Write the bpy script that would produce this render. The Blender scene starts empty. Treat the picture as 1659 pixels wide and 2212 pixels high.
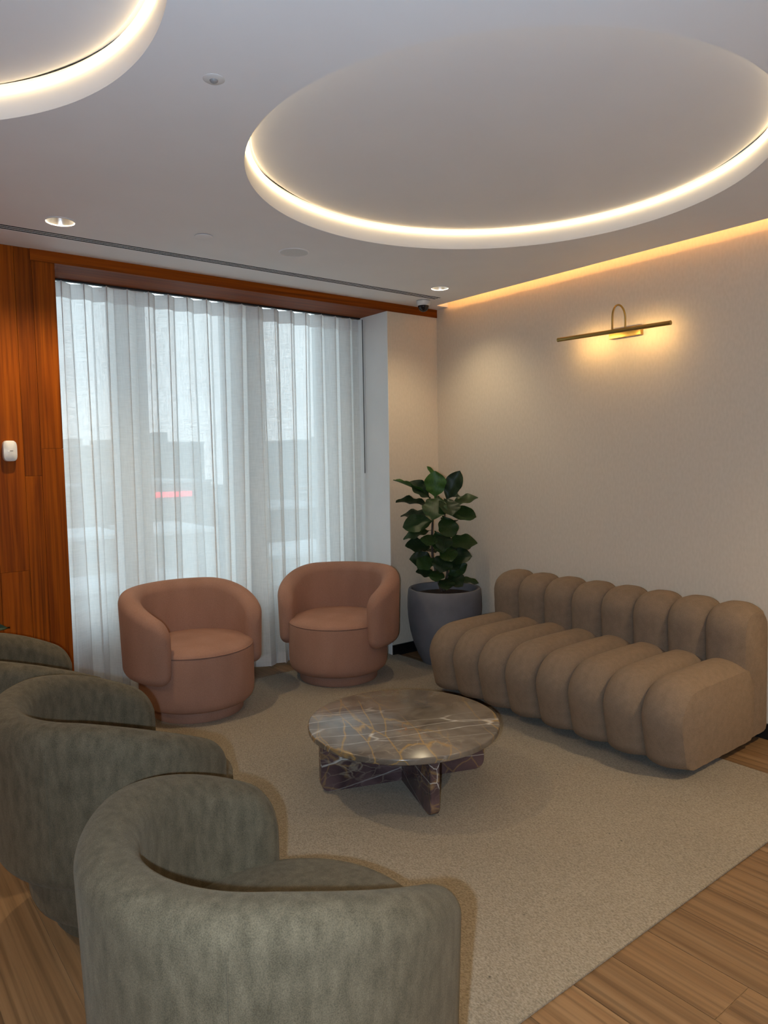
import bpy, bmesh, math, random
from mathutils import Vector, Matrix
random.seed(7)
SC = bpy.context.scene
COL = SC.collection
PI = math.pi

# ------------------------------------------------------------------ camera
CAM_POS = Vector((-3.9174, -4.3228, 1.5349))
YAW, PITCH, ROLL, FPX = 0.6604, 0.0742, -0.0162, 1557.18
fw = Vector((math.sin(YAW)*math.cos(PITCH), math.cos(YAW)*math.cos(PITCH), -math.sin(PITCH)))
rr = Vector((math.cos(YAW), -math.sin(YAW), 0))
uu = rr.cross(fw)
r2 = rr*math.cos(ROLL) + uu*math.sin(ROLL)
u2 = -rr*math.sin(ROLL) + uu*math.cos(ROLL)
cd = bpy.data.cameras.new('camera')
cd.sensor_fit = 'HORIZONTAL'; cd.sensor_width = 36.0
cd.lens = FPX/1659*36.0
cd.clip_start = 0.02; cd.clip_end = 3000
cam = bpy.data.objects.new('camera', cd); COL.objects.link(cam)
M3 = Matrix((r2, u2, -fw)).transposed()
cam.matrix_world = Matrix.Translation(CAM_POS) @ M3.to_4x4()
SC.camera = cam

# ------------------------------------------------------------------ exposure
vs = SC.view_settings
vs.view_transform = 'Standard'; vs.look = 'None'; vs.gamma = 1.0; vs.use_curve_mapping = False
vs.exposure = 0.0

# ------------------------------------------------------------------ world: overcast sky
SKY = 3.3
w = bpy.data.worlds.new('overcast_sky'); SC.world = w; w.use_nodes = True
nt = w.node_tree; nt.nodes.clear()
def N(t, typ, **kw):
    n = t.nodes.new(typ)
    for k, v in kw.items(): setattr(n, k, v)
    return n
tc = N(nt, 'ShaderNodeTexCoord'); sx = N(nt, 'ShaderNodeSeparateXYZ')
nt.links.new(tc.outputs['Generated'], sx.inputs[0])
rp = N(nt, 'ShaderNodeValToRGB')
e = rp.color_ramp.elements
e[0].position = 0.0; e[0].color = (0.95, 1.0, 1.05, 1)
e[1].position = 0.9; e[1].color = (0.62, 0.74, 0.86, 1)
q = rp.color_ramp.elements.new(0.16); q.color = (1.0, 1.04, 1.08, 1)
q = rp.color_ramp.elements.new(0.30); q.color = (0.74, 0.86, 0.96, 1)
nz = N(nt, 'ShaderNodeTexNoise'); nz.inputs['Scale'].default_value = 3.0; nz.inputs['Detail'].default_value = 5
mp = N(nt, 'ShaderNodeMapping'); mp.inputs['Scale'].default_value = (1, 1, 3.5)
nt.links.new(tc.outputs['Generated'], mp.inputs[0]); nt.links.new(mp.outputs[0], nz.inputs['Vector'])
mr = N(nt, 'ShaderNodeMapRange'); mr.inputs[1].default_value = .3; mr.inputs[2].default_value = .7
mr.inputs[3].default_value = .88; mr.inputs[4].default_value = 1.14
nt.links.new(nz.outputs[0], mr.inputs[0])
nt.links.new(sx.outputs['Z'], rp.inputs[0])
vm = N(nt, 'ShaderNodeVectorMath', operation='SCALE')
nt.links.new(rp.outputs[0], vm.inputs[0]); nt.links.new(mr.outputs[0], vm.inputs['Scale'])
bg = N(nt, 'ShaderNodeBackground'); bg.inputs['Strength'].default_value = SKY
nt.links.new(vm.outputs[0], bg.inputs['Color'])
wo = N(nt, 'ShaderNodeOutputWorld'); nt.links.new(bg.outputs[0], wo.inputs[0])

def light(name, typ, loc, energy, color, **kw):
    l = bpy.data.lights.new(name, typ); l.energy = energy; l.color = color
    for k, v in kw.items(): setattr(l, k, v)
    o = bpy.data.objects.new(name, l); COL.objects.link(o); o.location = loc
    return o
# daylight portal in the window opening (guides sampling, emits nothing itself)
po = light('window_portal', 'AREA', (-1.72, 0.80, 1.65), 1, (1, 1, 1), shape='RECTANGLE', size=2.4, size_y=2.4)
po.rotation_euler = (-PI/2, 0, 0); po.data.cycles.is_portal = True
# the compact camera's own flash, beside and a little below the lens
FL = CAM_POS - r2*0.085 - u2*0.05 + fw*0.03
fl = light('camera_flash', 'SPOT', FL, 170, (0.58, 0.78, 1.0), spot_size=math.radians(118), spot_blend=0.5, shadow_soft_size=0.012)
fl.rotation_euler = M3.to_euler()

# ------------------------------------------------------------------ helpers
def link(o, parent=None):
    COL.objects.link(o)
    if parent is not None: o.parent = parent
    return o
def tag(o, label=None, cat=None, group=None, kind=None):
    if label: o['label'] = label
    if cat: o['category'] = cat
    if group: o['group'] = group
    if kind: o['kind'] = kind
    return o
def empty(name, loc=(0, 0, 0), rz=0.0, parent=None):
    o = bpy.data.objects.new(name, None); o.location = loc; o.rotation_euler = (0, 0, rz)
    o.empty_display_size = .1
    return link(o, parent)
def mesh(name, V, F, mat, parent=None, smooth=False, loc=None):
    m = bpy.data.meshes.new(name); m.from_pydata([tuple(v) for v in V], [], F); m.update()
    if mat: m.materials.append(mat)
    if smooth: m.polygons.foreach_set('use_smooth', [True]*len(m.polygons))
    o = bpy.data.objects.new(name, m)
    if loc: o.location = loc
    return link(o, parent)
def bm_obj(name, bm, mat, parent=None, smooth=False, loc=None):
    bmesh.ops.recalc_face_normals(bm, faces=bm.faces)
    m = bpy.data.meshes.new(name); bm.to_mesh(m); bm.free()
    if mat: m.materials.append(mat)
    if smooth: m.polygons.foreach_set('use_smooth', [True]*len(m.polygons))
    o = bpy.data.objects.new(name, m)
    if loc: o.location = loc
    return link(o, parent)
def box(name, a, b, mat, parent=None, bevel=0.0, loc=None):
    bm = bmesh.new(); bmesh.ops.create_cube(bm, size=1)
    for v in bm.verts:
        v.co = Vector([a[i] + (b[i]-a[i])*(v.co[i]+.5) for i in range(3)])
    if bevel: bmesh.ops.bevel(bm, geom=list(bm.edges), offset=bevel, segments=2, affect='EDGES', profile=.5)
    return bm_obj(name, bm, mat, parent, False, loc)
def lathe(name, prof, mat, parent=None, n=64, loc=None, smooth=True, cap0=True, cap1=True):
    V = []; F = []; k = len(prof)
    for i in range(n):
        a = 2*PI*i/n
        for (r, z) in prof: V.append((r*math.cos(a), r*math.sin(a), z))
    for i in range(n):
        j = (i+1) % n
        for t in range(k-1): F.append((i*k+t, j*k+t, j*k+t+1, i*k+t+1))
    if cap0 and prof[0][0] > 1e-6: F.append(tuple(i*k for i in range(n))[::-1])
    if cap1 and prof[-1][0] > 1e-6: F.append(tuple(i*k+k-1 for i in range(n)))
    o = mesh(name, V, F, mat, parent, smooth, loc)
    bm = bmesh.new(); bm.from_mesh(o.data); bmesh.ops.remove_doubles(bm, verts=bm.verts, dist=1e-6)
    bmesh.ops.recalc_face_normals(bm, faces=bm.faces); bm.to_mesh(o.data); bm.free()
    if smooth: autosm(o)
    return o
def autosm(o, ang=38):
    m = o.data
    m.polygons.foreach_set('use_smooth', [True]*len(m.polygons))
    bm = bmesh.new(); bm.from_mesh(m)
    for ed in bm.edges:
        if len(ed.link_faces) == 2 and ed.calc_face_angle(0) > math.radians(ang): ed.smooth = False
    bm.to_mesh(m); bm.free()
def tube(name, pts, rad, mat, parent=None, n=12, loc=None, closed=False):
    pts = [Vector(p) for p in pts]; V = []; F = []; K = len(pts)
    rads = rad if isinstance(rad, (list, tuple)) else [rad]*K
    prev = None
    for i, p in enumerate(pts):
        if closed: d = pts[(i+1) % K]-pts[i-1]
        else: d = pts[min(i+1, K-1)]-pts[max(i-1, 0)]
        d.normalize()
        if prev is None:
            a = Vector((0, 0, 1)) if abs(d.z) < .9 else Vector((1, 0, 0))
            s = d.cross(a).normalized()
        else:
            s = (prev - d*prev.dot(d)).normalized()
        prev = s; t = d.cross(s)
        for j in range(n):
            an = 2*PI*j/n
            V.append(p + (s*math.cos(an)+t*math.sin(an))*rads[i])
    for i in range(K if closed else K-1):
        i2 = (i+1) % K
        for j in range(n):
            j2 = (j+1) % n
            F.append((i*n+j, i*n+j2, i2*n+j2, i2*n+j))
    if not closed:
        F.append(tuple(range(n))[::-1]); F.append(tuple((K-1)*n+j for j in range(n)))
    o = mesh(name, V, F, mat, parent, True, loc); autosm(o, 50); return o
def copy_tree(o, parent=None):
    c = o.copy(); COL.objects.link(c); c.parent = parent
    for ch in list(o.children): copy_tree(ch, c)
    return c

# ------------------------------------------------------------------ materials
def newmat(name):
    m = bpy.data.materials.new(name); m.use_nodes = True
    t = m.node_tree; b = t.nodes['Principled BSDF']; return m, t, b
def rgb(c): return (c[0], c[1], c[2], 1.0)
def noise_mat(name, c1, c2, scale=10, rough=.6, detail=4, stretch=(1, 1, 1), bump=0.0, bscale=None, bdist=.002,
              sheen=0, spec=.5, lo=.35, hi=.65, metallic=0.0, coord='Object', coat=0, bstretch=None, sheen_tint=None, fine=None):
    m, t, b = newmat(name)
    tc = N(t, 'ShaderNodeTexCoord'); mp = N(t, 'ShaderNodeMapping'); mp.inputs['Scale'].default_value = stretch
    t.links.new(tc.outputs[coord], mp.inputs[0])
    nz = N(t, 'ShaderNodeTexNoise'); nz.inputs['Scale'].default_value = scale; nz.inputs['Detail'].default_value = detail
    t.links.new(mp.outputs[0], nz.inputs['Vector'])
    rp = N(t, 'ShaderNodeValToRGB'); e = rp.color_ramp.elements
    e[0].position = lo; e[0].color = rgb(c1); e[1].position = hi; e[1].color = rgb(c2)
    t.links.new(nz.outputs[0], rp.inputs[0])
    if fine:
        nf = N(t, 'ShaderNodeTexNoise'); nf.inputs['Scale'].default_value = fine[0]; nf.inputs['Detail'].default_value = 2
        t.links.new(tc.outputs[coord], nf.inputs['Vector'])
        mf = N(t, 'ShaderNodeMapRange'); mf.inputs[1].default_value = .3; mf.inputs[2].default_value = .7
        mf.inputs[3].default_value = 1-fine[1]; mf.inputs[4].default_value = 1+fine[1]
        t.links.new(nf.outputs[0], mf.inputs[0])
        vf = N(t, 'ShaderNodeVectorMath', operation='SCALE'); t.links.new(rp.outputs[0], vf.inputs[0]); t.links.new(mf.outputs[0], vf.inputs['Scale'])
        t.links.new(vf.outputs[0], b.inputs['Base Color'])
    else: t.links.new(rp.outputs[0], b.inputs['Base Color'])
    b.inputs['Roughness'].default_value = rough; b.inputs['Metallic'].default_value = metallic
    b.inputs['Specular IOR Level'].default_value = spec
    if sheen:
        b.inputs['Sheen Weight'].default_value = sheen; b.inputs['Sheen Roughness'].default_value = .45
        b.inputs['Sheen Tint'].default_value = rgb(sheen_tint or c2)
    if coat: b.inputs['Coat Weight'].default_value = coat; b.inputs['Coat Roughness'].default_value = .12
    if bump:
        n2 = N(t, 'ShaderNodeTexNoise'); n2.inputs['Scale'].default_value = bscale or scale*6; n2.inputs['Detail'].default_value = 3
        if bstretch:
            mp2 = N(t, 'ShaderNodeMapping'); mp2.inputs['Scale'].default_value = bstretch
            t.links.new(tc.outputs[coord], mp2.inputs[0]); t.links.new(mp2.outputs[0], n2.inputs['Vector'])
        else: t.links.new(mp.outputs[0], n2.inputs['Vector'])
        bp = N(t, 'ShaderNodeBump'); bp.inputs['Strength'].default_value = bump; bp.inputs['Distance'].default_value = bdist
        t.links.new(n2.outputs[0], bp.inputs['Height']); t.links.new(bp.outputs[0], b.inputs['Normal'])
    return m
def emis(name, color, strength):
    m = bpy.data.materials.new(name); m.use_nodes = True; t = m.node_tree; t.nodes.clear()
    e = N(t, 'ShaderNodeEmission'); e.inputs[0].default_value = rgb(color); e.inputs[1].default_value = strength
    o = N(t, 'ShaderNodeOutputMaterial'); t.links.new(e.outputs[0], o.inputs[0]); return m
def flat(name, c, rough=.5, metallic=0, spec=.5):
    return noise_mat(name, [x*.97 for x in c], [min(1, x*1.03) for x in c], 6, rough, 2, metallic=metallic, spec=spec)

M = {}
M['ceiling'] = noise_mat('ceiling_paint', (.86, .85, .85), (.88, .87, .87), 3, .85, spec=.2)
M['wall'] = noise_mat('linen_wallpaper', (.72, .615, .485), (.76, .65, .52), 70, .85, 4, stretch=(1, 1, .5), bump=.15, bscale=160, bdist=.001, spec=.2)
M['niche'] = noise_mat('niche_paint', (.84, .84, .82), (.87, .87, .85), 4, .8, spec=.2)
M['black'] = flat('black_skirting', (.012, .011, .011), .35)
M['white'] = flat('white_plastic', (.78, .76, .73), .4)
M['softwhite'] = flat('offwhite_plate', (.70, .67, .64), .5)
M['darkgap'] = flat('dark_void', (.004, .004, .004), .9, spec=.1)
M['brass'] = noise_mat('brushed_brass', (.42, .29, .09), (.50, .36, .13), 40, .32, 3, stretch=(30, 1, 30), metallic=1.0)
M['steel'] = flat('reflector_aluminium', (.80, .80, .78), .28, metallic=1.0)
M['track'] = flat('black_track', (.01, .01, .012), .5)
M['dome'] = flat('smoked_dome', (.008, .008, .012), .12)

def wood_mat(name, c1, c2, c3, axis, rough=.42, scale=1.0, rnd=.35, coat=0.0, spec=.35):
    """timber: long streaks along axis, darker pores, every piece a little different"""
    m, t, b = newmat(name)
    tc = N(t, 'ShaderNodeTexCoord'); oi = N(t, 'ShaderNodeObjectInfo')
    add = N(t, 'ShaderNodeVectorMath', operation='ADD')
    mulr = N(t, 'ShaderNodeVectorMath', operation='SCALE'); mulr.inputs[0].default_value = (13.1, 7.7, 5.3)
    t.links.new(oi.outputs['Random'], mulr.inputs['Scale'])
    t.links.new(tc.outputs['Object'], add.inputs[0]); t.links.new(mulr.outputs[0], add.inputs[1])
    mp = N(t, 'ShaderNodeMapping'); s = [14*scale]*3; s[axis] = .55*scale; mp.inputs['Scale'].default_value = s
    t.links.new(add.outputs[0], mp.inputs[0])
    nz = N(t, 'ShaderNodeTexNoise'); nz.inputs['Scale'].default_value = 1.4; nz.inputs['Detail'].default_value = 6
    nz.inputs['Roughness'].default_value = .6; nz.inputs['Distortion'].default_value = 1.1
    t.links.new(mp.outputs[0], nz.inputs['Vector'])
    rp = N(t, 'ShaderNodeValToRGB'); e = rp.color_ramp.elements
    e[0].position = .28; e[0].color = rgb(c1); e[1].position = .72; e[1].color = rgb(c3)
    k = rp.color_ramp.elements.new(.5); k.color = rgb(c2)
    t.links.new(nz.outputs[0], rp.inputs[0])
    mp2 = N(t, 'ShaderNodeMapping'); s2 = [70*scale]*3; s2[axis] = 1.2*scale; mp2.inputs['Scale'].default_value = s2
    t.links.new(add.outputs[0], mp2.inputs[0])
    n2 = N(t, 'ShaderNodeTexNoise'); n2.inputs['Scale'].default_value = 1.0; n2.inputs['Detail'].default_value = 3
    t.links.new(mp2.outputs[0], n2.inputs['Vector'])
    r2_ = N(t, 'ShaderNodeMapRange'); r2_.inputs[1].default_value = .3; r2_.inputs[2].default_value = .55
    r2_.inputs[3].default_value = .58; r2_.inputs[4].default_value = 1.0
    t.links.new(n2.outputs[0], r2_.inputs[0])
    r3 = N(t, 'ShaderNodeMapRange'); r3.inputs[3].default_value = 1-rnd; r3.inputs[4].default_value = 1+rnd*.4
    t.links.new(oi.outputs['Random'], r3.inputs[0])
    mu = N(t, 'ShaderNodeMath', operation='MULTIPLY'); t.links.new(r2_.outputs[0], mu.inputs[0]); t.links.new(r3.outputs[0], mu.inputs[1])
    sc = N(t, 'ShaderNodeVectorMath', operation='SCALE'); t.links.new(rp.outputs[0], sc.inputs[0]); t.links.new(mu.outputs[0], sc.inputs['Scale'])
    t.links.new(sc.outputs[0], b.inputs['Base Color'])
    b.inputs['Roughness'].default_value = rough
    b.inputs['Specular IOR Level'].default_value = spec
    if coat: b.inputs['Coat Weight'].default_value = coat; b.inputs['Coat Roughness'].default_value = .25
    bp = N(t, 'ShaderNodeBump'); bp.inputs['Strength'].default_value = .12; bp.inputs['Distance'].default_value = .001
    t.links.new(n2.outputs[0], bp.inputs['Height']); t.links.new(bp.outputs[0], b.inputs['Normal'])
    return m
M['timber_v'] = wood_mat('timber_upright', (0.1836, 0.0352, 0.0008), (0.3132, 0.0666, 0.0013), (0.432, 0.1018, 0.0024), 2, .5, rnd=.26, spec=.12)
M['timber_h'] = wood_mat('timber_level', (0.189, 0.036, 0.0011), (0.2772, 0.0585, 0.0017), (0.378, 0.09, 0.0028), 0, .5, rnd=.2, spec=.12)
M['plank'] = wood_mat('oak_plank', (0.185, 0.0952, 0.0408), (0.2502, 0.1387, 0.0626), (0.2938, 0.1741, 0.087), 1, .42, scale=.8, rnd=.22, coat=.0)

def fabric(name, c1, c2, mottle=9, weave=260, sheen=.35, stretch=(1, 1, .4), lo=.3, hi=.7, bump=.25, tint=None, fine=(300, .12)):
    return noise_mat(name, c1, c2, mottle, .95, 6, stretch=stretch, bump=bump, bscale=weave, bdist=.0015, sheen=sheen, spec=.12,
                     lo=lo, hi=hi, bstretch=(1, 1, 1), sheen_tint=tint, fine=fine)
M['pink'] = fabric('rose_velvet', (0.327, 0.1737, 0.1192), (0.378, 0.2069, 0.1464), 7, 300, .25)
M['green'] = fabric('sage_chenille', (.078, .063, .039), (.126, .101, .064), 40, 420, .35, stretch=(1, 1, .40), tint=(.26, .22, .16), lo=.30, hi=.70, bump=.5, fine=(420, .26))
M['sofa'] = fabric('sand_bouclette', (0.2293, 0.1596, 0.1053), (0.2635, 0.1858, 0.1253), 30, 380, .22, stretch=(1, 1, 1))
M['pot'] = noise_mat('grey_concrete', (.16, .156, .168), (.195, .19, .203), 7, .8, 5, bump=.1, bscale=60, spec=.25)
M['soil'] = noise_mat('soil', (.02, .011, .007), (.06, .03, .018), 60, .95, 5, bump=1, bscale=70, bdist=.01)
M['stem'] = noise_mat('bark', (.05, .032, .022), (.10, .07, .05), 30, .8)

# carpet: looped pile
m, t, b = newmat('loop_pile'); M['rug'] = m
tc = N(t, 'ShaderNodeTexCoord')
n1 = N(t, 'ShaderNodeTexNoise'); n1.inputs['Scale'].default_value = 210; n1.inputs['Detail'].default_value = 3
mpr = N(t, 'ShaderNodeMapping'); mpr.inputs['Scale'].default_value = (1.0, .55, 1)
t.links.new(tc.outputs['Object'], mpr.inputs[0]); t.links.new(mpr.outputs[0], n1.inputs['Vector'])
rp = N(t, 'ShaderNodeValToRGB'); e = rp.color_ramp.elements
e[0].position = .25; e[0].color = (0.1575, 0.1225, 0.0805, 1); e[1].position = .75; e[1].color = (.37, .30, .22, 1)
k = rp.color_ramp.elements.new(.48); k.color = (0.2625, 0.21, 0.1435, 1)
t.links.new(n1.outputs[0], rp.inputs[0])
n3 = N(t, 'ShaderNodeTexNoise'); n3.inputs['Scale'].default_value = 2.2; n3.inputs['Detail'].default_value = 4
t.links.new(tc.outputs['Object'], n3.inputs['Vector'])
r3 = N(t, 'ShaderNodeMapRange'); r3.inputs[3].default_value = .88; r3.inputs[4].default_value = 1.1
t.links.new(n3.outputs[0], r3.inputs[0])
vo = N(t, 'ShaderNodeTexVoronoi'); vo.inputs['Scale'].default_value = 9; t.links.new(tc.outputs['Object'], vo.inputs['Vector'])
r4 = N(t, 'ShaderNodeMapRange'); r4.inputs[1].default_value = .02; r4.inputs[2].default_value = .05; r4.inputs[3].default_value = .35; r4.inputs[4].default_value = 1
t.links.new(vo.outputs['Distance'], r4.inputs[0])
mu = N(t, 'ShaderNodeMath', operation='MULTIPLY'); t.links.new(r3.outputs[0], mu.inputs[0]); t.links.new(r4.outputs[0], mu.inputs[1])
sc_ = N(t, 'ShaderNodeVectorMath', operation='SCALE'); t.links.new(rp.outputs[0], sc_.inputs[0]); t.links.new(mu.outputs[0], sc_.inputs['Scale'])
t.links.new(sc_.outputs[0], b.inputs['Base Color'])
b.inputs['Roughness'].default_value = 1; b.inputs['Specular IOR Level'].default_value = .05
b.inputs['Sheen Weight'].default_value = .15
bp = N(t, 'ShaderNodeBump'); bp.inputs['Strength'].default_value = .8; bp.inputs['Distance'].default_value = .004
t.links.new(n1.outputs[0], bp.inputs['Height']); t.links.new(bp.outputs[0], b.inputs['Normal'])

# marble: dark brown-grey ground, rust and white veins
def marble(name, g1, g2, vein_s, rough=.14, off=(0, 0, 0), goldamt=1.0):
    m, t, b = newmat(name)
    tc = N(t, 'ShaderNodeTexCoord'); mp = N(t, 'ShaderNodeMapping'); mp.inputs['Location'].default_value = off
    mp.inputs['Rotation'].default_value = (0, 0, .08)
    t.links.new(tc.outputs['Object'], mp.inputs[0])
    n = N(t, 'ShaderNodeTexNoise'); n.inputs['Scale'].default_value = 5; n.inputs['Detail'].default_value = 7; n.inputs['Distortion'].default_value = 1.0
    t.links.new(mp.outputs[0], n.inputs['Vector'])
    rp = N(t, 'ShaderNodeValToRGB'); e = rp.color_ramp.elements
    e[0].position = .33; e[0].color = rgb(g1); e[1].position = .70; e[1].color = rgb(g2)
    t.links.new(n.outputs[0], rp.inputs[0])
    col = rp.outputs[0]
    def veins(scale, width, color, dist, stretch, loc, amt, mscale=2.5, mlo=.45):
        nonlocal col
        mv = N(t, 'ShaderNodeMapping'); mv.inputs['Scale'].default_value = stretch; mv.inputs['Location'].default_value = loc
        t.links.new(mp.outputs[0], mv.inputs[0])
        nd = N(t, 'ShaderNodeTexNoise'); nd.inputs['Scale'].default_value = 6; nd.inputs['Detail'].default_value = 5
        t.links.new(mv.outputs[0], nd.inputs['Vector'])
        ad = N(t, 'ShaderNodeVectorMath', operation='MULTIPLY_ADD'); ad.inputs[1].default_value = (dist,)*3
        t.links.new(nd.outputs['Color'], ad.inputs[0]); t.links.new(mv.outputs[0], ad.inputs[2])
        v = N(t, 'ShaderNodeTexVoronoi', feature='DISTANCE_TO_EDGE'); v.inputs['Scale'].default_value = scale
        t.links.new(ad.outputs[0], v.inputs['Vector'])
        r = N(t, 'ShaderNodeMapRange'); r.inputs[1].default_value = 0; r.inputs[2].default_value = width; r.inputs[3].default_value = 1; r.inputs[4].default_value = 0
        t.links.new(v.outputs['Distance'], r.inputs[0])
        nm = N(t, 'ShaderNodeTexNoise'); nm.inputs['Scale'].default_value = mscale; nm.inputs['Detail'].default_value = 3
        t.links.new(mv.outputs[0], nm.inputs['Vector'])
        rm = N(t, 'ShaderNodeMapRange'); rm.inputs[1].default_value = mlo; rm.inputs[2].default_value = mlo+.15; rm.inputs[4].default_value = amt
        t.links.new(nm.outputs[0], rm.inputs[0])
        f = N(t, 'ShaderNodeMath', operation='MULTIPLY'); t.links.new(r.outputs[0], f.inputs[0]); t.links.new(rm.outputs[0], f.inputs[1])
        mx = N(t, 'ShaderNodeMix', data_type='RGBA'); t.links.new(f.outputs[0], mx.inputs[0]); t.links.new(col, mx.inputs[6])
        mx.inputs[7].default_value = rgb(color); col = mx.outputs[2]
    veins(4.6*vein_s, .045, (.40, .24, .075), .10, (1, .22, 1), (1, 2, 3), .9*goldamt, 3.0, .40)
    veins(3.2*vein_s, .022, (.66, .62, .55), .08, (.22, 1.2, 1), (2.35, 4.1, 2), .9, 3.0, .45)
    veins(5.5*vein_s, .04, (.40, .16, .035), .2, (1, .7, 1), (3, 7, 1), .8*goldamt, 3.2, .56)
    veins(9*vein_s, .06, (.40, .33, .24), .15, (.5, 1, 1), (2, 3, 4), .5, 4, .52)
    t.links.new(col, b.inputs['Base Color'])
    b.inputs['Roughness'].default_value = rough; b.inputs['Specular IOR Level'].default_value = .5
    return m
M['marble'] = marble('brown_marble', (.115, .092, .07), (.25, .205, .158), 2.3, .2)
M['marble_leg'] = marble('plum_marble', (.050, .028, .030), (.15, .09, .088), 2.2, .25, (3, 1, 2), .5)

# glass, sheers
m, t, b = newmat('window_glass'); M['glass'] = m
t.nodes.clear()
tr = N(t, 'ShaderNodeBsdfTransparent'); tr.inputs[0].default_value = (.90, .95, .95, 1)
gl = N(t, 'ShaderNodeBsdfGlossy'); gl.inputs['Roughness'].default_value = .02
fr = N(t, 'ShaderNodeFresnel'); fr.inputs[0].default_value = 1.3
mx = N(t, 'ShaderNodeMixShader'); t.links.new(fr.outputs[0], mx.inputs[0]); t.links.new(tr.outputs[0], mx.inputs[1]); t.links.new(gl.outputs[0], mx.inputs[2])
o_ = N(t, 'ShaderNodeOutputMaterial'); t.links.new(mx.outputs[0], o_.inputs[0])
def sheer(name, thru, col, transl=.55):
    m = bpy.data.materials.new(name); m.use_nodes = True; t = m.node_tree; t.nodes.clear()
    tc = N(t, 'ShaderNodeTexCoord')
    na = N(t, 'ShaderNodeTexNoise'); na.inputs['Scale'].default_value = 1; na.inputs['Detail'].default_value = 2
    ma = N(t, 'ShaderNodeMapping'); ma.inputs['Scale'].default_value = (14, 14, 260)
    t.links.new(tc.outputs['Object'], ma.inputs[0]); t.links.new(ma.outputs[0], na.inputs['Vector'])
    nb = N(t, 'ShaderNodeTexNoise'); nb.inputs['Scale'].default_value = 1; nb.inputs['Detail'].default_value = 2
    mb = N(t, 'ShaderNodeMapping'); mb.inputs['Scale'].default_value = (260, 90, 12)
    t.links.new(tc.outputs['Object'], mb.inputs[0]); t.links.new(mb.outputs[0], nb.inputs['Vector'])
    ad = N(t, 'ShaderNodeMath', operation='ADD'); t.links.new(na.outputs[0], ad.inputs[0]); t.links.new(nb.outputs[0], ad.inputs[1])
    mr = N(t, 'ShaderNodeMapRange'); mr.inputs[1].default_value = .75; mr.inputs[2].default_value = 1.25
    mr.inputs[3].default_value = max(0, thru-.05); mr.inputs[4].default_value = thru+.05
    t.links.new(ad.outputs[0], mr.inputs[0])
    df = N(t, 'ShaderNodeBsdfDiffuse'); df.inputs[0].default_value = rgb(col)
    tl = N(t, 'ShaderNodeBsdfTranslucent'); tl.inputs[0].default_value = rgb(col)
    m1 = N(t, 'ShaderNodeMixShader'); m1.inputs[0].default_value = transl
    t.links.new(df.outputs[0], m1.inputs[1]); t.links.new(tl.outputs[0], m1.inputs[2])
    tr = N(t, 'ShaderNodeBsdfTransparent')
    m2 = N(t, 'ShaderNodeMixShader'); t.links.new(mr.outputs[0], m2.inputs[0]); t.links.new(m1.outputs[0], m2.inputs[1]); t.links.new(tr.outputs[0], m2.inputs[2])
    o = N(t, 'ShaderNodeOutputMaterial'); t.links.new(m2.outputs[0], o.inputs[0])
    return m
M['sheer'] = sheer('white_sheer', .10, (.93, .93, .92), .68)
M['sheer_band'] = sheer('white_sheer_doubled', .08, (.90, .88, .87))

# foliage
def leafmat(name, c1, c2):
    m = noise_mat(name, c1, c2, 9, .45, 3, stretch=(3, 1, 1), spec=.35, coord='Object')
    return m
M['leaf_dark'] = leafmat('fiddle_leaf_dark', (0.009, 0.0225, 0.0075), (0.0165, 0.0375, 0.0105))
M['leaf_mid'] = leafmat('fiddle_leaf_mid', (0.0144, 0.0374, 0.0072), (0.0245, 0.0576, 0.0115))
M['leaf_light'] = leafmat('fiddle_leaf_young', (0.036, 0.1, 0.0128), (0.052, 0.136, 0.02))

M['led_ring'] = emis('led_warm', (1.0, .73, .38), 5.0)
M['led_slot'] = emis('led_amber', (1.0, .50, .15), 32.0)
M['led_down'] = emis('downlight_chip', (1.0, .95, .82), 30.0)
M['led_pic'] = emis('picture_light_diffuser', (1.0, .74, .36), 6.0)

# ================================================================== SETTING
H = 2.7
X0, Y0 = -7.0, -7.0          # far extents of the room behind the camera
floor = tag(box('floor', (X0, Y0, -.15), (0.0, .76, -.003), M['plank']), kind='structure')
# separate floor boards where the floor shows (those wholly below the rug left out)
RX0, RX1, RY0, RY1 = -3.12, -.4504, -3.0795, .1498
PW, PLN = .19, 1.22
plank_me = None
nx = 0; xi = -4.75
while xi < -.02:
    off = (nx*0.43) % PLN
    yj = -4.7 - off
    while yj < .76:
        a, b_ = max(yj, -4.7), min(yj+PLN, .76)
        x1 = min(xi+PW, 0.0)
        if b_-a > .05 and not (xi > RX0+.02 and x1 < RX1-.02 and a > RY0+.02 and b_ < RY1-.02):
            full = abs((b_-a)-PLN) < 1e-6 and abs(x1-xi-PW) < 1e-6
            if full and plank_me:
                o = bpy.data.objects.new('floor_plank', plank_me); link(o, floor)
            else:
                g = .0012
                o = box('floor_plank', (g, g, -.0029), (x1-xi-g, b_-a-g, 0), M['plank'], floor, bevel=.0009)
                if full: plank_me = o.data
            o.location = (xi, a, 0)
        yj += PLN
    xi += PW; nx += 1

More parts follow.
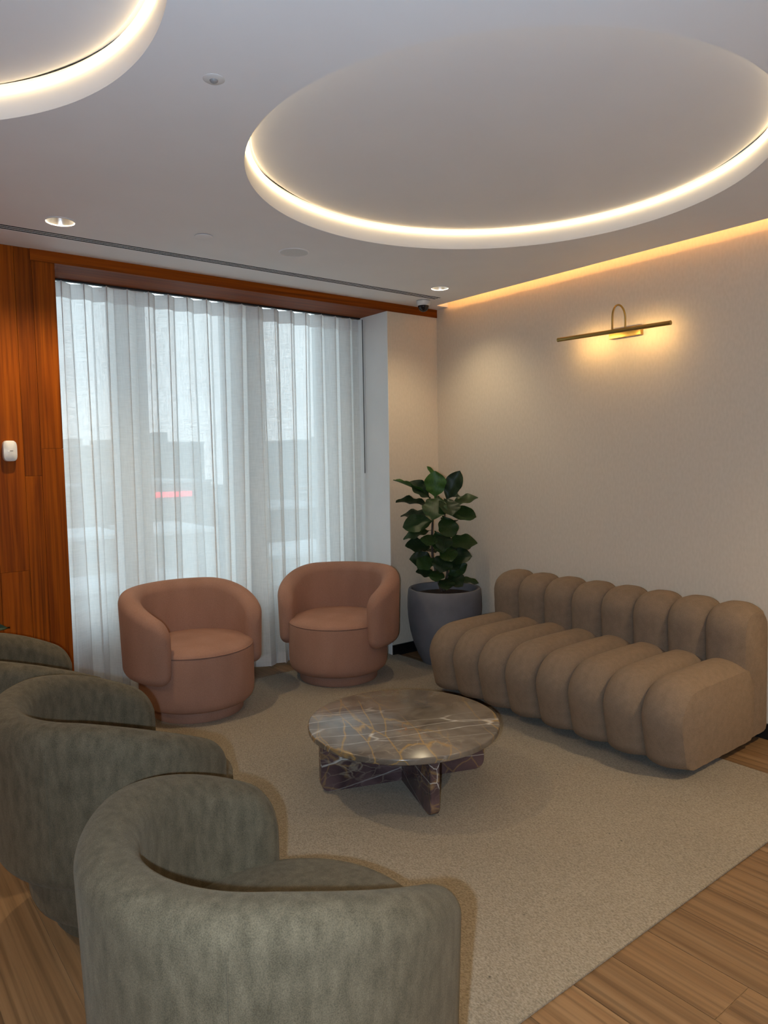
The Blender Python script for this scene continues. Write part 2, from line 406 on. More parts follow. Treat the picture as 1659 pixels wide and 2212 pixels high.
# ceiling sheet with openings
def flat_sheet(name, outer, holes, z, mat, parent=None):
    cu = bpy.data.curves.new(name, 'CURVE'); cu.dimensions = '2D'; cu.fill_mode = 'BOTH'
    for pts in [outer]+holes:
        s = cu.splines.new('POLY'); s.points.add(len(pts)-1)
        for i, p in enumerate(pts): s.points[i].co = (p[0], p[1], 0, 1)
        s.use_cyclic_u = True
    ob = bpy.data.objects.new(name+'_c', cu); COL.objects.link(ob)
    bpy.context.view_layer.update()
    me = bpy.data.meshes.new_from_object(ob.evaluated_get(bpy.context.evaluated_depsgraph_get()))
    bpy.data.objects.remove(ob); bpy.data.curves.remove(cu)
    for v in me.vertices: v.co.z = z
    bm = bmesh.new(); bm.from_mesh(me); bmesh.ops.recalc_face_normals(bm, faces=bm.faces)
    ff = bm.faces[:]
    if ff and ff[0].normal.z > 0: bmesh.ops.reverse_faces(bm, faces=ff)
    # thickness upwards
    ret = bmesh.ops.extrude_face_region(bm, geom=bm.faces[:])
    for v in [g for g in ret['geom'] if isinstance(g, bmesh.types.BMVert)]: v.co.z += .012
    bmesh.ops.recalc_face_normals(bm, faces=bm.faces)
    bm.to_mesh(me); bm.free()
    me.name = name; me.materials.clear(); me.materials.append(mat)
    o = bpy.data.objects.new(name, me); return link(o, parent)
def circle(cx, cy, r, n=160): return [(cx+r*math.cos(2*PI*i/n), cy+r*math.sin(2*PI*i/n)) for i in range(n)]
RINGS = [(-1.615, -2.185, 1.048), (-4.173, -2.213, 1.05)]
DOWN = [(-2.941, -.558, .066), (-.485, -.571, .060)]
FILL_DOWN = [(-.55, -4.2), (-2.94, -5.0), (-5.4, -.56), (-5.3, -4.6)]  # unseen downlights, added to supply ambient light
SL = -.115                              # ceiling stops short of the right-hand wall: cove slot
outer = [(X0, Y0), (SL, Y0), (SL, -.13), (0, -.13), (0, 0), (X0, 0)]
holes = [circle(*r) for r in RINGS] + [circle(x, y, r, 48) for x, y, r in DOWN + [(a, b_, .064) for a, b_ in FILL_DOWN]] + [[(X0+.2, -.356), (-.268, -.356), (-.268, -.276), (X0+.2, -.276)]]
ceil = tag(flat_sheet('ceiling', outer, holes, H, M['ceiling']), kind='structure')
box('slab', (X0-.1, Y0-.1, 3.05), (.2, .9, 3.15), M['ceiling'], ceil)
box('cove_end', (SL, -.13, H+.012), (0, -.115, 3.05), M['ceiling'], ceil)
box('cove_back', (-.32, Y0, H+.012), (-.30, -.13, 3.05), M['ceiling'], ceil)
tag(box('wall_right', (0, Y0, -.15), (.14, .9, 3.05), M['wall']), kind='structure')
tag(box('wall_back', (X0-.1, Y0-.1, -.15), (.14, Y0, 3.05), M['wall']), kind='structure')
tag(box('wall_left', (X0-.1, Y0, -.15), (X0, .9, 3.05), M['wall']), kind='structure')
PWD = .498; LX = -2.8366
pier = tag(box('wall_pier', (-PWD, 0, -.02), (0, .62, 3.05), M['wall']), kind='structure')
box('reveal', (-PWD-.004, .0015, 0), (-PWD, .62, 2.64), M['niche'], pier)
tag(box('baseboard_pier', (-PWD, -.012, 0), (0, 0, .085), M['black']), kind='structure')
tag(box('baseboard_right', (-.012, Y0, 0), (0, -.012, .085), M['black']), kind='structure')
# timber wall left of the window: upright boards on a core
tw = tag(box('wall_timber', (X0, .022, -.02), (LX-.004, .62, 3.05), M['timber_v']), kind='structure')
bw = [0.0, .118, .205, .352, .47, .62, .74]      # joints measured from the opening's edge
joints = [[2.64, 1.62, 0], [2.7, 1.47, 0], [2.7, .95, 0], [2.7, 2.05, .55, 0], [2.7, 1.2, 0], [2.7, 1.75, 0]]
for i in range(6):
    xa, xb = LX-bw[i+1], LX-bw[i]
    for j in range(len(joints[i])-1):
        z1, z0 = joints[i][j], joints[i][j+1]
        o = box('timber_board', (0, 0, 0), (xb-xa-.0012, .022, z1-z0-.0012), M['timber_v'], tw, bevel=.0008)
        o.location = (xa, 0, z0)
tr1 = tag(box('trim_1', (-2.962, -.006, 2.638), (0, .012, H), M['timber_h']), kind='structure')     # fascia
box('soffit', (LX-.004, .012, 2.638), (-PWD, .392, 2.66), M['timber_h'], tr1)
box('soffit_return', (LX-.004, .38, 2.66), (-PWD, .392, 3.05), M['timber_h'], tr1)
box('jamb', (LX-.004, .022, 0), (LX, .62, 2.64), M['timber_v'], tr1)

# window
YG = .66
win = tag(empty('window_1', (0, 0, 0)), kind='structure')
box('apron', (LX-.1, .60, -.02), (-PWD, .76, .485), M['niche'], win)
box('sill', (LX-.1, .565, .485), (-PWD, .76, .515), M['white'], win)
for (a, b_) in ((-2.345, -2.13), (-1.525, -1.225), (-.705, -PWD)):
    box('mullion', (a, .60, .515), (b_, .74, 3.05), M['niche'], win, bevel=.004)
for (a, b_) in ((LX-.1, -2.345), (-2.13, -1.525), (-1.225, -.705)):
    pn = box('pane', (a, YG, .515), (b_, YG+.008, 3.05), M['glass'], win)
    bm = bmesh.new()
    for (p, q_) in (((a, YG-.015, .515), (b_, YG-.002, .545)), ((a, YG-.015, .515), (a+.022, YG-.002, 3.05)), ((b_-.022, YG-.015, .515), (b_, YG-.002, 3.05))):
        r = bmesh.ops.create_cube(bm, size=1)
        for v in r['verts']: v.co = Vector([p[i]+(q_[i]-p[i])*(v.co[i]+.5) for i in range(3)])
    bm_obj('frame', bm, M['softwhite'], pn)

# ------------------------------------------------------------------ sheer curtain
cur = tag(empty('curtain', (0, 0, 0)), 'floor-length white sheer curtain hanging in folds across the window', 'curtain')
CX0, CX1, CY = LX+.012, -PWD-.028, .345
NF = 17.5
def fold(u, z, off=0.0):
    """point of the cloth at width fraction u, height z"""
    h = 1-(z/2.62)
    wob = .35*math.sin(u*37.0+1.3)+.25*math.sin(u*71.0+.4)
    th = 2*PI*NF*u + h*(.9*math.sin(u*23.0+2.0)+.5*math.sin(u*57.0)) + wob*.5*(.3+h)
    amp = .043*(1+.18*math.sin(u*45+.7)) * (1-.15*h)
    x = CX0+(CX1-CX0)*u + .017*math.sin(2*th+.4) + h*.012*math.sin(u*31)
    y = CY + amp*math.sin(th) + .006*h*math.sin(th*2.0+u*19)
    x = min(max(x, CX0-.004), CX1+.004)
    return Vector((x, y-off, z))
def cloth(name, z0, z1, nz, off, mat):
    nu = 420; V = []; F = []
    for j in range(nz+1):
        z = z0+(z1-z0)*j/nz
        for i in range(nu+1): V.append(fold(i/nu, z, off))
    for j in range(nz):
        for i in range(nu):
            a = j*(nu+1)+i; F.append((a, a+1, a+nu+2, a+nu+1))
    return mesh(name, V, F, mat, cur, True)
cloth('sheer_cloth', .022, 2.622, 36, 0, M['sheer'])
cloth('header_band', 2.53, 2.622, 2, .0025, M['sheer_band'])
cloth('hem', .022, .105, 2, .0025, M['sheer_band'])
box('curtain_track', (LX+.005, CY-.014, 2.628), (-PWD-.01, CY+.014, 2.638), M['track'], cur)
cord = tube('pull_cord', [(-PWD-.014, .30, 2.62), (-PWD-.014, .30, 1.42)], .003, M['track'], cur, 8)

# ================================================================== CEILING FITTINGS
def cove_ring(cx, cy, R, label):
    t = tag(empty('cove_ceiling_light', (cx, cy, H)), label, 'ceiling light', 'round cove ceiling lights')
    V = []; F = []; n = 160
    for i in range(n):
        a = 2*PI*i/n
        for (r, z) in ((R+.001, .0125), (R+.001, .115), (R+.01, .115), (R+.01, .0125)):
            V.append((r*math.cos(a), r*math.sin(a), z))
    for i in range(n):
        j = (i+1) % n
        for k in range(4):
            k2 = (k+1) % 4; F.append((i*4+k, j*4+k, j*4+k2, i*4+k2))
    o = mesh('recess_wall', V, F, M['ceiling'], t); autosm(o)
    lathe('ceiling_disc', [(0, .100), (R-.029, .100), (R-.0255, .1035), (R-.0255, .125), (0, .125)], M['ceiling'], t, 160)
    pts = [((R-.012)*math.cos(2*PI*i/n), (R-.012)*math.sin(2*PI*i/n), .088) for i in range(n)]
    tube('led_strip', pts, .0085, M['led_ring'], t, 8, closed=True)
    lathe('recess_cap', [(0, .128), (R+.01, .128), (R+.01, .14), (0, .14)], M['ceiling'], t, 96)
cove_ring(*RINGS[0], 'large round cove light in the ceiling, above the seating')
cove_ring(*RINGS[1], 'round cove light cut off at the upper left corner')

def downlight(x, y, R, label, energy, group='recessed downlights'):
    t = tag(empty('downlight', (x, y, H)), label, 'downlight', group)
    lathe('trim_ring', [(R-.002, .004), (R+.006, -.001), (R+.007, -.003), (R-.001, -.004), (R-.003, .0)], M['ceiling'], t, 48, cap0=False, cap1=False)
    lathe('reflector', [(R-.002, .0), (R*.86, .022), (R*.62, .05), (R*.55, .06), (R*.57, .062), (R*.9, .022), (R+.001, .001)], M['steel'], t, 48, cap0=False, cap1=False)
    lathe('lamp', [(0, .058), (R*.56, .058), (R*.56, .064), (0, .064)], M['led_down'], t, 32)
    l = light('downlight_beam', 'SPOT', (0, 0, .045), energy, (1.0, .80, .50), spot_size=math.radians(125), spot_blend=.75, shadow_soft_size=.028)
    l.parent = t
downlight(*DOWN[0], 'recessed downlight beside the slot vent, near the timber wall', 62)
downlight(*DOWN[1], 'recessed downlight next to the dome camera in the far corner', 21)

for (x, y), wh in zip(FILL_DOWN, ('near the right-hand wall', 'over the floor', 'added as fill left of the timber wall', 'far to the left')):
    downlight(x, y, .064, 'added fill downlight outside the picture, behind the camera '+wh if 'timber' not in wh else 'recessed downlight outside the picture, '+wh, 140, 'added fill downlights outside the picture')
# linear slot diffuser
sd = tag(empty('slot_diffuser', (-1.6, -.316, H)), 'long linear air vent with three black slots along the ceiling', 'air vent')
xa, xb = X0+.2+1.6, -.268+1.6
box('housing', (xa, -.04, .0012), (xb, .04, .012), M['darkgap'], sd)
for yy in (-.0375, .0375): box('flange', (xa, yy-.0025, .0), (xb, yy+.0025, .001), M['ceiling'], sd)
for yy in (-.0125, .0125): box('blade', (xa, yy-.004, .0), (xb, yy+.004, .001), M['ceiling'], sd)
box('end_cap', (xb-.003, -.035, .0), (xb, .035, .001), M['ceiling'], sd)

# flush ceiling plates
t = tag(empty('sprinkler_head', (-2.902, -2.202, H)), 'small recessed sprinkler with grey centre between the two round coves', 'sprinkler')
lathe('plate', [(0, -.004), (.028, -.004), (.033, -.001), (.033, .0), (0, .0)], M['softwhite'], t, 40)
lathe('nozzle', [(0, -.011), (.006, -.011), (.011, -.008), (.013, -.004), (0, -.004)], flat('nozzle_grey', (.30, .29, .29), .5), t, 24)
t = tag(empty('cover_plate', (-2.284, -.733, H)), 'white flush concealed-sprinkler cover plate near the slot vent', 'cover plate')
lathe('plate', [(0, -.007), (.043, -.007), (.047, -.005), (.047, -.003), (0, -.003)], M['ceiling'], t, 48)
lathe('stem', [(0, -.003), (.03, -.003), (.03, 0), (0, 0)], M['darkgap'], t, 32)
t = tag(empty('ceiling_speaker', (-1.749, -.744, H)), 'round flush ceiling speaker with pale grille', 'speaker')
lathe('rim', [(.078, 0), (.078, -.004), (.084, -.003), (.085, 0)], M['ceiling'], t, 56, cap0=False, cap1=False)
lathe('grille', [(0, -.003), (.078, -.002), (.078, 0), (0, 0)], noise_mat('speaker_grille', (.66, .65, .63), (.76, .75, .73), 500, .7, 1), t, 56)
t = tag(empty('dome_camera', (-.312, -.20, H)), 'white security dome camera with black glossy dome by the ceiling corner', 'security camera')
lathe('gasket', [(0, -.003), (.051, -.003), (.051, 0), (0, 0)], M['black'], t, 40)
lathe('base', [(0, -.003), (.052, -.003), (.052, -.022), (.047, -.034), (.040, -.038), (0, -.038)], M['white'], t, 48)
lathe('dome', [(.041, -.036), (.041, -.042), (.038, -.056), (.030, -.069), (.017, -.078), (0, -.081)], M['dome'], t, 40, cap0=True)
lathe('lens', [(0, -.0815), (.008, -.0805), (.008, -.078), (0, -.078)], M['black'], t, 20)
# amber strip lying in the cove slot over the right-hand wall
t = tag(empty('cove_strip_light', (-.185, -2.0, H+.012)), 'amber cove strip lighting washing the top of the right-hand wall', 'strip light')
tube('led_strip', [(0, 1.85, .019), (0, -4.9, .019)], .007, M['led_slot'], t, 8)
box('channel', (-.014, -4.9, 0), (.014, 1.85, .012), M['white'], t)

# motion sensor on the timber wall
t = tag(empty('motion_sensor', (-3.1135, 0, 1.607)), 'white rounded motion sensor on the timber wall', 'sensor')
def soft_slab(name, wx, hz, d, mat, parent, nn=4.0, seg=40, rings=6):
    V = []; F = []
    for k in range(rings+1):
        f = k/rings
        s = math.cos(f*PI/2)**.35 if k < rings else 0
        s = .80+.20*s if k < rings else 0
        y = -d*(.35+.65*math.sin(f*PI/2)) if k > 0 else 0
        if k == rings: y = -d
        for i in range(seg):
            a = 2*PI*i/seg; c, s_ = math.cos(a), math.sin(a)
            V.append((wx*s*math.copysign(abs(c)**(2/nn), c), y, hz*s*math.copysign(abs(s_)**(2/nn), s_)))
    for k in range(rings):
        for i in range(seg):
            j = (i+1) % seg; F.append((k*seg+i, k*seg+j, (k+1)*seg+j, (k+1)*seg+i))
    o = mesh(name, V, F, mat, parent, True)
    bm = bmesh.new(); bm.from_mesh(o.data); bmesh.ops.remove_doubles(bm, verts=bm.verts, dist=1e-5)
    bmesh.ops.recalc_face_normals(bm, faces=bm.faces); bm.to_mesh(o.data); bm.free(); autosm(o, 60); return o
soft_slab('body', .035, .056, .032, M['white'], t)
lathe('indicator', [(0, -.002), (.0045, -.002), (.0045, .001), (0, .001)], flat('indicator_white', (.95, .94, .90), .3), t, 20).location = (-.009, -.0325, -.001)
bpy.data.objects[t.children[-1].name].rotation_euler = (PI/2, 0, 0)
box('emblem', (-.002, -.0335, -.0015), (.013, -.0322, .003), flat('emblem_grey', (.30, .27, .25), .5), t, bevel=.0005)

# ------------------------------------------------------------------ brass picture light
t = tag(empty('picture_light', (0, -1.72, 2.277)), 'slim brass picture light with arched arm on the right-hand wall', 'wall lamp')
box('back_plate', (-.032, -.112, -.030), (0, .106, .026), M['brass'], t, bevel=.002)
tube('lamp_tube', [(-.15, .398, -.004), (-.15, -.372, -.016)], .0125, M['brass'], t, 20)
arch = [(-.018, 0, .02), (-.018, 0, .075)] + [(-.084+.066*math.cos(PI*k/14), 0, .078+.066*math.sin(PI*k/14)*1.15) for k in range(15)] + [(-.15, 0, .07), (-.15, 0, .002)]
tube('arched_arm', arch, .0055, M['brass'], t, 12)
for yy in (.40, -.374):
    tube('end_cap', [(-.15, yy-.003, -.004 if yy > 0 else -.016), (-.15, yy+.003, -.004 if yy > 0 else -.016)], .0128, M['brass'], t, 20)
bm = bmesh.new()
r = bmesh.ops.create_cube(bm, size=1)
for v in r['verts']: v.co = Vector((v.co.x*.010, v.co.y*.70, v.co.z*.004))
o = bm_obj('diffuser', bm, M['led_pic'], t, loc=(-.1372, .013, -.0125)); o.rotation_euler = (math.radians(.9), math.radians(-62), 0)
for yy in (.20, -.175):
    l = light('picture_light_beam', 'AREA', (-.128, yy, -.014), .52, (1.0, .60, .20), shape='RECTANGLE', size=.012, size_y=.26)
    l.rotation_euler = (0, math.radians(-58), 0); l.parent = t

# ================================================================== FURNITURE
rug = tag(box('rug', (RX0, RY0, 0.0005), (RX1, RY1, .011), M['rug'], bevel=.003), 'large beige loop-pile rug under the table, chairs and sofa', 'rug')

# ---- swivel tub chair: shell opening toward +X
def shell_mesh(Rm=.368, zb=.245, ztop=.755, zarm=.59, span=math.radians(124.5)):
    NA, NS = 96, 36; V = []; F = []
    e = .075
    for i in range(NA+1):
        f = i/NA
        # denser toward the ends
        s = -math.cos(PI*f); s = .55*s + .45*(2*f-1)
        phi = s*span
        arc = (1-abs(s))*span*Rm            # distance from the arm's end
        d = 0.0 if arc > e else e-math.sqrt(max(0, e*e-(e-arc)**2))
        a = abs(s)
        k = min(1, max(0, (a-.38)/.62))**1.7
        zt = ztop+(zarm-ztop)*k
        th = (.128-.030*k)
        hx = max(.002, th/2 - d*.62)
        z0, z1 = zb + d*1.0, zt - d*1.25
        rc = min(hx*.98, .058)
        hz = (z1-z0)/2; zc = (z1+z0)/2
        R_ = Rm - .004*k
        for j in range(NS):
            q_ = 2*PI*(j+.5)/NS; cx_, sz_ = math.cos(q_), math.sin(q_)
            # rounded rectangle, evenly spread on corners
            px = math.copysign(hx-rc, cx_)+rc*cx_
            pz = math.copysign(hz-rc*1.15, sz_)+rc*1.15*sz_
            zz = zc+pz
            hf = (zz-zb)/(ztop-zb)
            lean = .016*(hf-.45)                      # leans out a little towards the top
            crown = 0
            if px < 0: lean -= .010*math.sin(PI*min(1, max(0, hf)))
            r_ = R_+px+lean
            V.append((-r_*math.cos(phi), r_*math.sin(phi), zz))
    for i in range(NA):
        for j in range(NS):
            j2 = (j+1) % NS; F.append((i*NS+j, i*NS+j2, (i+1)*NS+j2, (i+1)*NS+j))
    F.append(tuple(range(NS))); F.append(tuple(NA*NS+j for j in range(NS))[::-1])
    return V, F
def chair(kind, loc, rz, label, group, proto=[{}]):
    P = proto[0]
    if kind not in P:
        root = empty('swivel_tub_chair', (0, 0, 0))
        mt = M[kind]
        V, F = shell_mesh()
        o = mesh('backrest', V, F, mt, root, True)
        bm = bmesh.new(); bm.from_mesh(o.data); bmesh.ops.recalc_face_normals(bm, faces=bm.faces); bm.to_mesh(o.data); bm.free()
        autosm(o, 60)
        for s in (-1, 1):          # stitched seams on the outside of the shell
            ph = s*math.radians(41); pts = []
            for k in range(17):
                f = k/16; z = .305+f*.385; hf = (z-.245)/.51
                rout = .368+.0634+.016*(hf-.45)
                pts.append((-rout*math.cos(ph), rout*math.sin(ph), z))
            tube('seam', pts, .0021, mt, o, 6)
        D = .012
        def prof_off(p): return p
        o2 = lathe('seat_base', [(0, .068), (.29, .068), (.312, .072), (.331, .088), (.341, .115), (.345, .16), (.345, .375), (.342, .395), (.332, .402), (0, .402)], mt, root, 80, loc=(D, 0, 0))
        o3 = lathe('seat', [(0, .400), (.336, .400), (.340, .405), (.337, .412), (.322, .424), (.28, .436), (.20, .446), (.10, .451), (0, .452)], mt, root, 80, loc=(D, 0, 0))
        tube('piping', [((.341)*math.cos(2*PI*k/80), .341*math.sin(2*PI*k/80), .4035) for k in range(80)], .0032, mt, o3, 6, closed=True)
        lathe('plinth', [(0, 0), (.268, 0), (.272, .006), (.272, .052), (.268, .058), (.22, .060), (.22, .07), (0, .07)], mt, root, 72, loc=(D, 0, 0))
        P[kind] = root; c = root
    else:
        c = copy_tree(P[kind])
    c.location = (loc[0], loc[1], .0112); c.rotation_euler = (0, 0, rz)
    tag(c, label, 'armchair', group)
    return c
def face(c, target): return math.atan2(target[1]-c[1], target[0]-c[0])
chair('pink', (-2.165, -.15), math.radians(-80), 'dusty pink velvet tub chair beside the timber wall, left of the two pink ones', 'pink swivel tub chairs')
chair('pink', (-1.106, -.160), math.radians(-146), 'dusty pink velvet tub chair next to the potted fig, right of the two pink ones', 'pink swivel tub chairs')
chair('green', (-3.135, -2.917), math.radians(7), 'sage green tub chair nearest the camera, cut off by the bottom edge', 'sage green swivel tub chairs')
chair('green', (-3.13, -1.83), 0.0, 'sage green tub chair in the middle of the row of three', 'sage green swivel tub chairs')
chair('green', (-3.20, -.885), 0.0, 'sage green tub chair farthest back, half hidden beside the timber wall', 'sage green swivel tub chairs')

# ---- channel sofa against the right-hand wall
sofa = tag(empty('channel_sofa', (-.45, -1.78, 0)), 'low beige sofa with eight fat vertical channels along the right-hand wall', 'sofa')
def loop_round(pts, rad, seg=8):
    """closed outline with rounded corners; pts (x,z), rad per corner"""
    out = []; n = len(pts)
    for i in range(n):
        p0, p1, p2 = Vector(pts[i-1]), Vector(pts[i]), Vector(pts[(i+1) % n])
        a = (p0-p1); b_ = (p2-p1); la, lb = a.length, b_.length; a.normalize(); b_.normalize()
        ang = a.angle(b_); r = rad[i]; tl = min(r/math.tan(ang/2), la*.49, lb*.49); r = tl*math.tan(ang/2)
        s, e_ = p1+a*tl, p1+b_*tl
        c = p1+(a+b_).normalized()*(r/math.sin(ang/2))
        a0 = math.atan2(s.y-c.y, s.x-c.x); a1 = math.atan2(e_.y-c.y, e_.x-c.x)
        dlt = (a1-a0+PI) % (2*PI)-PI
        for k in range(seg+1):
            q_ = a0+dlt*k/seg; out.append(Vector((c.x+r*math.cos(q_), c.y+r*math.sin(q_))))
    # resample evenly
    res = []; L = [0]; m_ = len(out)
    for i in range(m_): L.append(L[-1]+(out[(i+1) % m_]-out[i]).length)
    tot = L[-1]; K = 64; j = 0
    for k in range(K):
        d = tot*k/K
        while L[j+1] < d: j += 1
        f = (d-L[j])/max(1e-9, L[j+1]-L[j]); res.append(out[j].lerp(out[(j+1) % m_], f))
    return res
def channel(name, outline, wfun, width, bulge, mat, parent, y, puckers=True, end=0):
    K = len(outline); NV = 20; V = []; F = []
    nor = []
    for i in range(K):
        t_ = (outline[(i+1) % K]-outline[i-1]).normalized(); nor.append(Vector((t_.y, -t_.x)))
    cen = sum(outline, Vector((0, 0)))/K
    if (outline[0]-cen).dot(nor[0]) < 0: nor = [-n_ for n_ in nor]
    for j in range(NV+1):
        v = -math.cos(PI*j/NV)            # -1..1
        g = (1-abs(v)**2.3)**.62
        if end and v*end > 0: g = 1-.72*abs(v)**2.2
        for i in range(K):
            amp = bulge*wfun(outline[i], nor[i])
            pk = 0
            if puckers: pk = .0012*math.sin(i*2.9+3*math.sin(i*.7))*abs(v)**6
            p = outline[i]+nor[i]*(amp*g+pk)
            V.append((p.x, v*width/2, p.y))
    for j in range(NV):
        for i in range(K):
            i2 = (i+1) % K; F.append((j*K+i, j*K+i2, (j+1)*K+i2, (j+1)*K+i))
    F.append(tuple(range(K))[::-1]); F.append(tuple(NV*K+i for i in range(K)))
    o = mesh(name, V, F, mat, parent, True, (0, y, 0))
    bm = bmesh.new(); bm.from_mesh(o.data); bmesh.ops.recalc_face_normals(bm, faces=bm.faces); bm.to_mesh(o.data); bm.free()
    autosm(o, 62); return o
OX = -.45
seat_o = loop_round([(-.812-OX, .055), (-.892-OX, .405), (-.185-OX, .410), (-.185-OX, .055)], [.05, .13, .10, .03], 10)
back_o = loop_round([(-.238-OX, .06), (-.266-OX, .70), (-.045-OX, .70), (-.03-OX, .06)], [.03, .085, .085, .02], 10)
def w_seat(p, n_):
    if n_.y < -.75: return .25
    if n_.x > .6: return .1
    if n_.y > 0: return .9+.15*n_.y*math.exp(-((p.x+.08)/.30)**2)
    return .75+.25*max(0, n_.y+.5)
def w_back(p, n_):
    if n_.y < -.5: return .05
    if n_.x > .5: return .25
    return 1.0
NCH = 8; SY0, SY1 = -2.605, -.87; CWD = (SY1-SY0)/NCH
first = {}
for i in range(NCH):
    y = SY0+CWD*(i+.5)+1.78
    sh = (-.005 if i < 4 else .005)
    for nm, ol, wf, bl in (('seat_channel', seat_o, w_seat, .068), ('back_channel', back_o, w_back, .052)):
        if i in (0, NCH-1): channel(nm, ol, wf, CWD-.0005, bl, M['sofa'], sofa, y+sh*(nm[0] == 's'), end=-1 if i == 0 else 1)
        elif nm not in first: first[nm] = channel(nm, ol, wf, CWD-.0005, bl, M['sofa'], sofa, y+sh*(nm[0] == 's'))
        else:
            o = first[nm].copy(); link(o, sofa); o.location = (0, y+sh*(nm[0] == 's'), 0)
for (sx_, sy_) in ((-.66, -2.35), (-.66, -1.12), (-.50, -2.40), (-.50, -1.08)):
    lathe('foot', [(0, 0), (.022, 0), (.026, .004), (.026, .058), (0, .058)], M['black'], sofa, 20, loc=(sx_-OX, sy_+1.78, .0112))

# ---- marble coffee table
TC = (-1.808, -1.732); TH = .297; TR = .452; TT = .030; TA = 2.7818
ct = tag(empty('coffee_table', (TC[0], TC[1], .011), TA), 'low round brown marble coffee table with crossed slab legs', 'coffee table')
zt = TH-.011
lathe('table_top', [(0, zt-TT), (TR-.006, zt-TT), (TR-.001, zt-TT+.004), (TR, zt-TT+.009), (TR, zt-.006), (TR-.002, zt-.002), (TR-.006, zt), (0, zt)], M['marble'], ct, 128)
def slab_leg(rot, name='slab_leg'):
    # upright slab with rounded lower corners
    Lh, hh, th, rc = .408, zt-TT, .021, .045
    pts = [(-Lh, hh)] + [(-Lh+rc-rc*math.cos(k*PI/16), rc-rc*math.sin(k*PI/16)) for k in range(9)] \
        + [(Lh-rc+rc*math.sin(k*PI/16), rc-rc*math.cos(k*PI/16)) for k in range(9)] + [(Lh, hh)]
    return pts, th
pts, th = slab_leg(0)
def slab(name, pts, th, rot, mat, parent):
    bm = bmesh.new(); a = [bm.verts.new((x, -th, z)) for x, z in pts]; bm.faces.new(a)
    r = bmesh.ops.extrude_face_region(bm, geom=bm.faces[:])
    for v in [g for g in r['geom'] if isinstance(g, bmesh.types.BMVert)]: v.co.y = th
    ed = [e_ for e_ in bm.edges if abs(e_.calc_length()-2*th) > 1e-4]
    bmesh.ops.recalc_face_normals(bm, faces=bm.faces)
    bmesh.ops.bevel(bm, geom=ed, offset=.003, segments=2, affect='EDGES')
    o = bm_obj(name, bm, mat, parent); o.rotation_euler = (0, 0, rot); return o
slab('slab_leg', pts, th, 0, M['marble_leg'], ct)
Lh = .408
half = lambda sgn: [(x, z) for x, z in pts]
hp = [(th+.0005, zt-TT), (th+.0005, 0)] + [(Lh-.045+.045*math.sin(k*PI/16), .045-.045*math.cos(k*PI/16)) for k in range(9)] + [(Lh, zt-TT)]
slab('slab_leg', hp, th, PI/2, M['marble_leg'], ct)
slab('slab_leg', hp, th, -PI/2, M['marble_leg'], ct)

# ---- fiddle-leaf fig in a grey pot
def leaf_mesh(seed):
    rnd = random.Random(seed); NL, NW = 14, 8; V = []; F = []
    droop = rnd.uniform(.05, .22); cup = rnd.uniform(.10, .22); wav = rnd.uniform(.02, .04); ph = rnd.uniform(0, 6)
    for i in range(NL+1):
        f = i/NL
        if f < .10: w_ = .03                                  # petiole
        else:
            g = (f-.10)/.90
            w_ = .40*(math.sin(PI*g**.80)**.75)*(.62+.55*g) if g < 1 else 0
            w_ *= 1-.16*math.exp(-((g-.42)/.13)**2)            # the fiddle's waist
            w_ = max(w_, .012)
        for j in range(NW+1):
            s = 2*j/NW-1
            x = s*w_
            z = -droop*f*f + cup*abs(s)**1.4*w_*1.4 + wav*math.sin(f*17+ph+s*1.5)*abs(s)
            V.append((x, f, z))
    for i in range(NL):
        for j in range(NW):
            a = i*(NW+1)+j; F.append((a, a+1, a+NW+2, a+NW+1))
    m_ = bpy.data.meshes.new('leaf'); m_.from_pydata(V, [], F); m_.update()
    m_.polygons.foreach_set('use_smooth', [True]*len(m_.polygons)); return m_
LEAVES = {}
for k in ('leaf_dark', 'leaf_mid', 'leaf_light'):
    LEAVES[k] = []
    for s in range(3):
        lm = leaf_mesh(s*11+hash_k if False else s*11+{'leaf_dark': 1, 'leaf_mid': 4, 'leaf_light': 8}[k]); lm.materials.append(M[k]); LEAVES[k].append(lm)
RV = Vector((math.cos(.70), -math.sin(.70), 0)); TV = Vector((-math.sin(.70), -math.cos(.70), 0))   # sideways and towards the room
UV_ = Vector((0, 0, 1))
def put_leaf(parent, base, tip, nrm, width, kind, i):
    o = bpy.data.objects.new('leaf', LEAVES[kind][i % 3]); link(o, parent)
    y = (tip-base); L = y.length; y.normalize()
    z = (nrm-y*nrm.dot(y)).normalized(); x = y.cross(z)
    m_ = Matrix((x*width/.72, y*L, z*L)).transposed().to_4x4(); m_.translation = base
    o.matrix_local = m_; return o
def pot_profile(R, h):
    return [(0, 0), (R*.53, 0), (R*.60, .008), (R*.72, h*.12), (R*.845, h*.28), (R*.93, h*.44), (R*.98, h*.60), (R, h*.74), (R*.995, h*.88), (R*.975, h-.012), (R*.965-.004, h), (R*.965-.020, h), (R*.965-.028, h-.012), (R*.965-.032, h-.06), (0, h-.06)]
PX, PY = -.295, -.380
pl = tag(empty('potted_fig', (PX, PY, 0)), 'fiddle-leaf fig in a rounded grey concrete pot in the room corner', 'potted plant')
PH = .565
lathe('pot', pot_profile(.278, PH), M['pot'], pl, 72)
lathe('soil', [(0, PH-.045), (.15, PH-.048), (.24, PH-.055), (.24, PH-.062), (0, PH-.062)], M['soil'], pl, 40)
S_ = 5.25/1557.2/7.373
def P3(X, Y, tdep=0.0):                 # sideways / height position of a feature of the plant, plus depth
    return RV*((X-760)*S_-.035) + TV*tdep + UV_*(PH+(2060-Y)*S_)
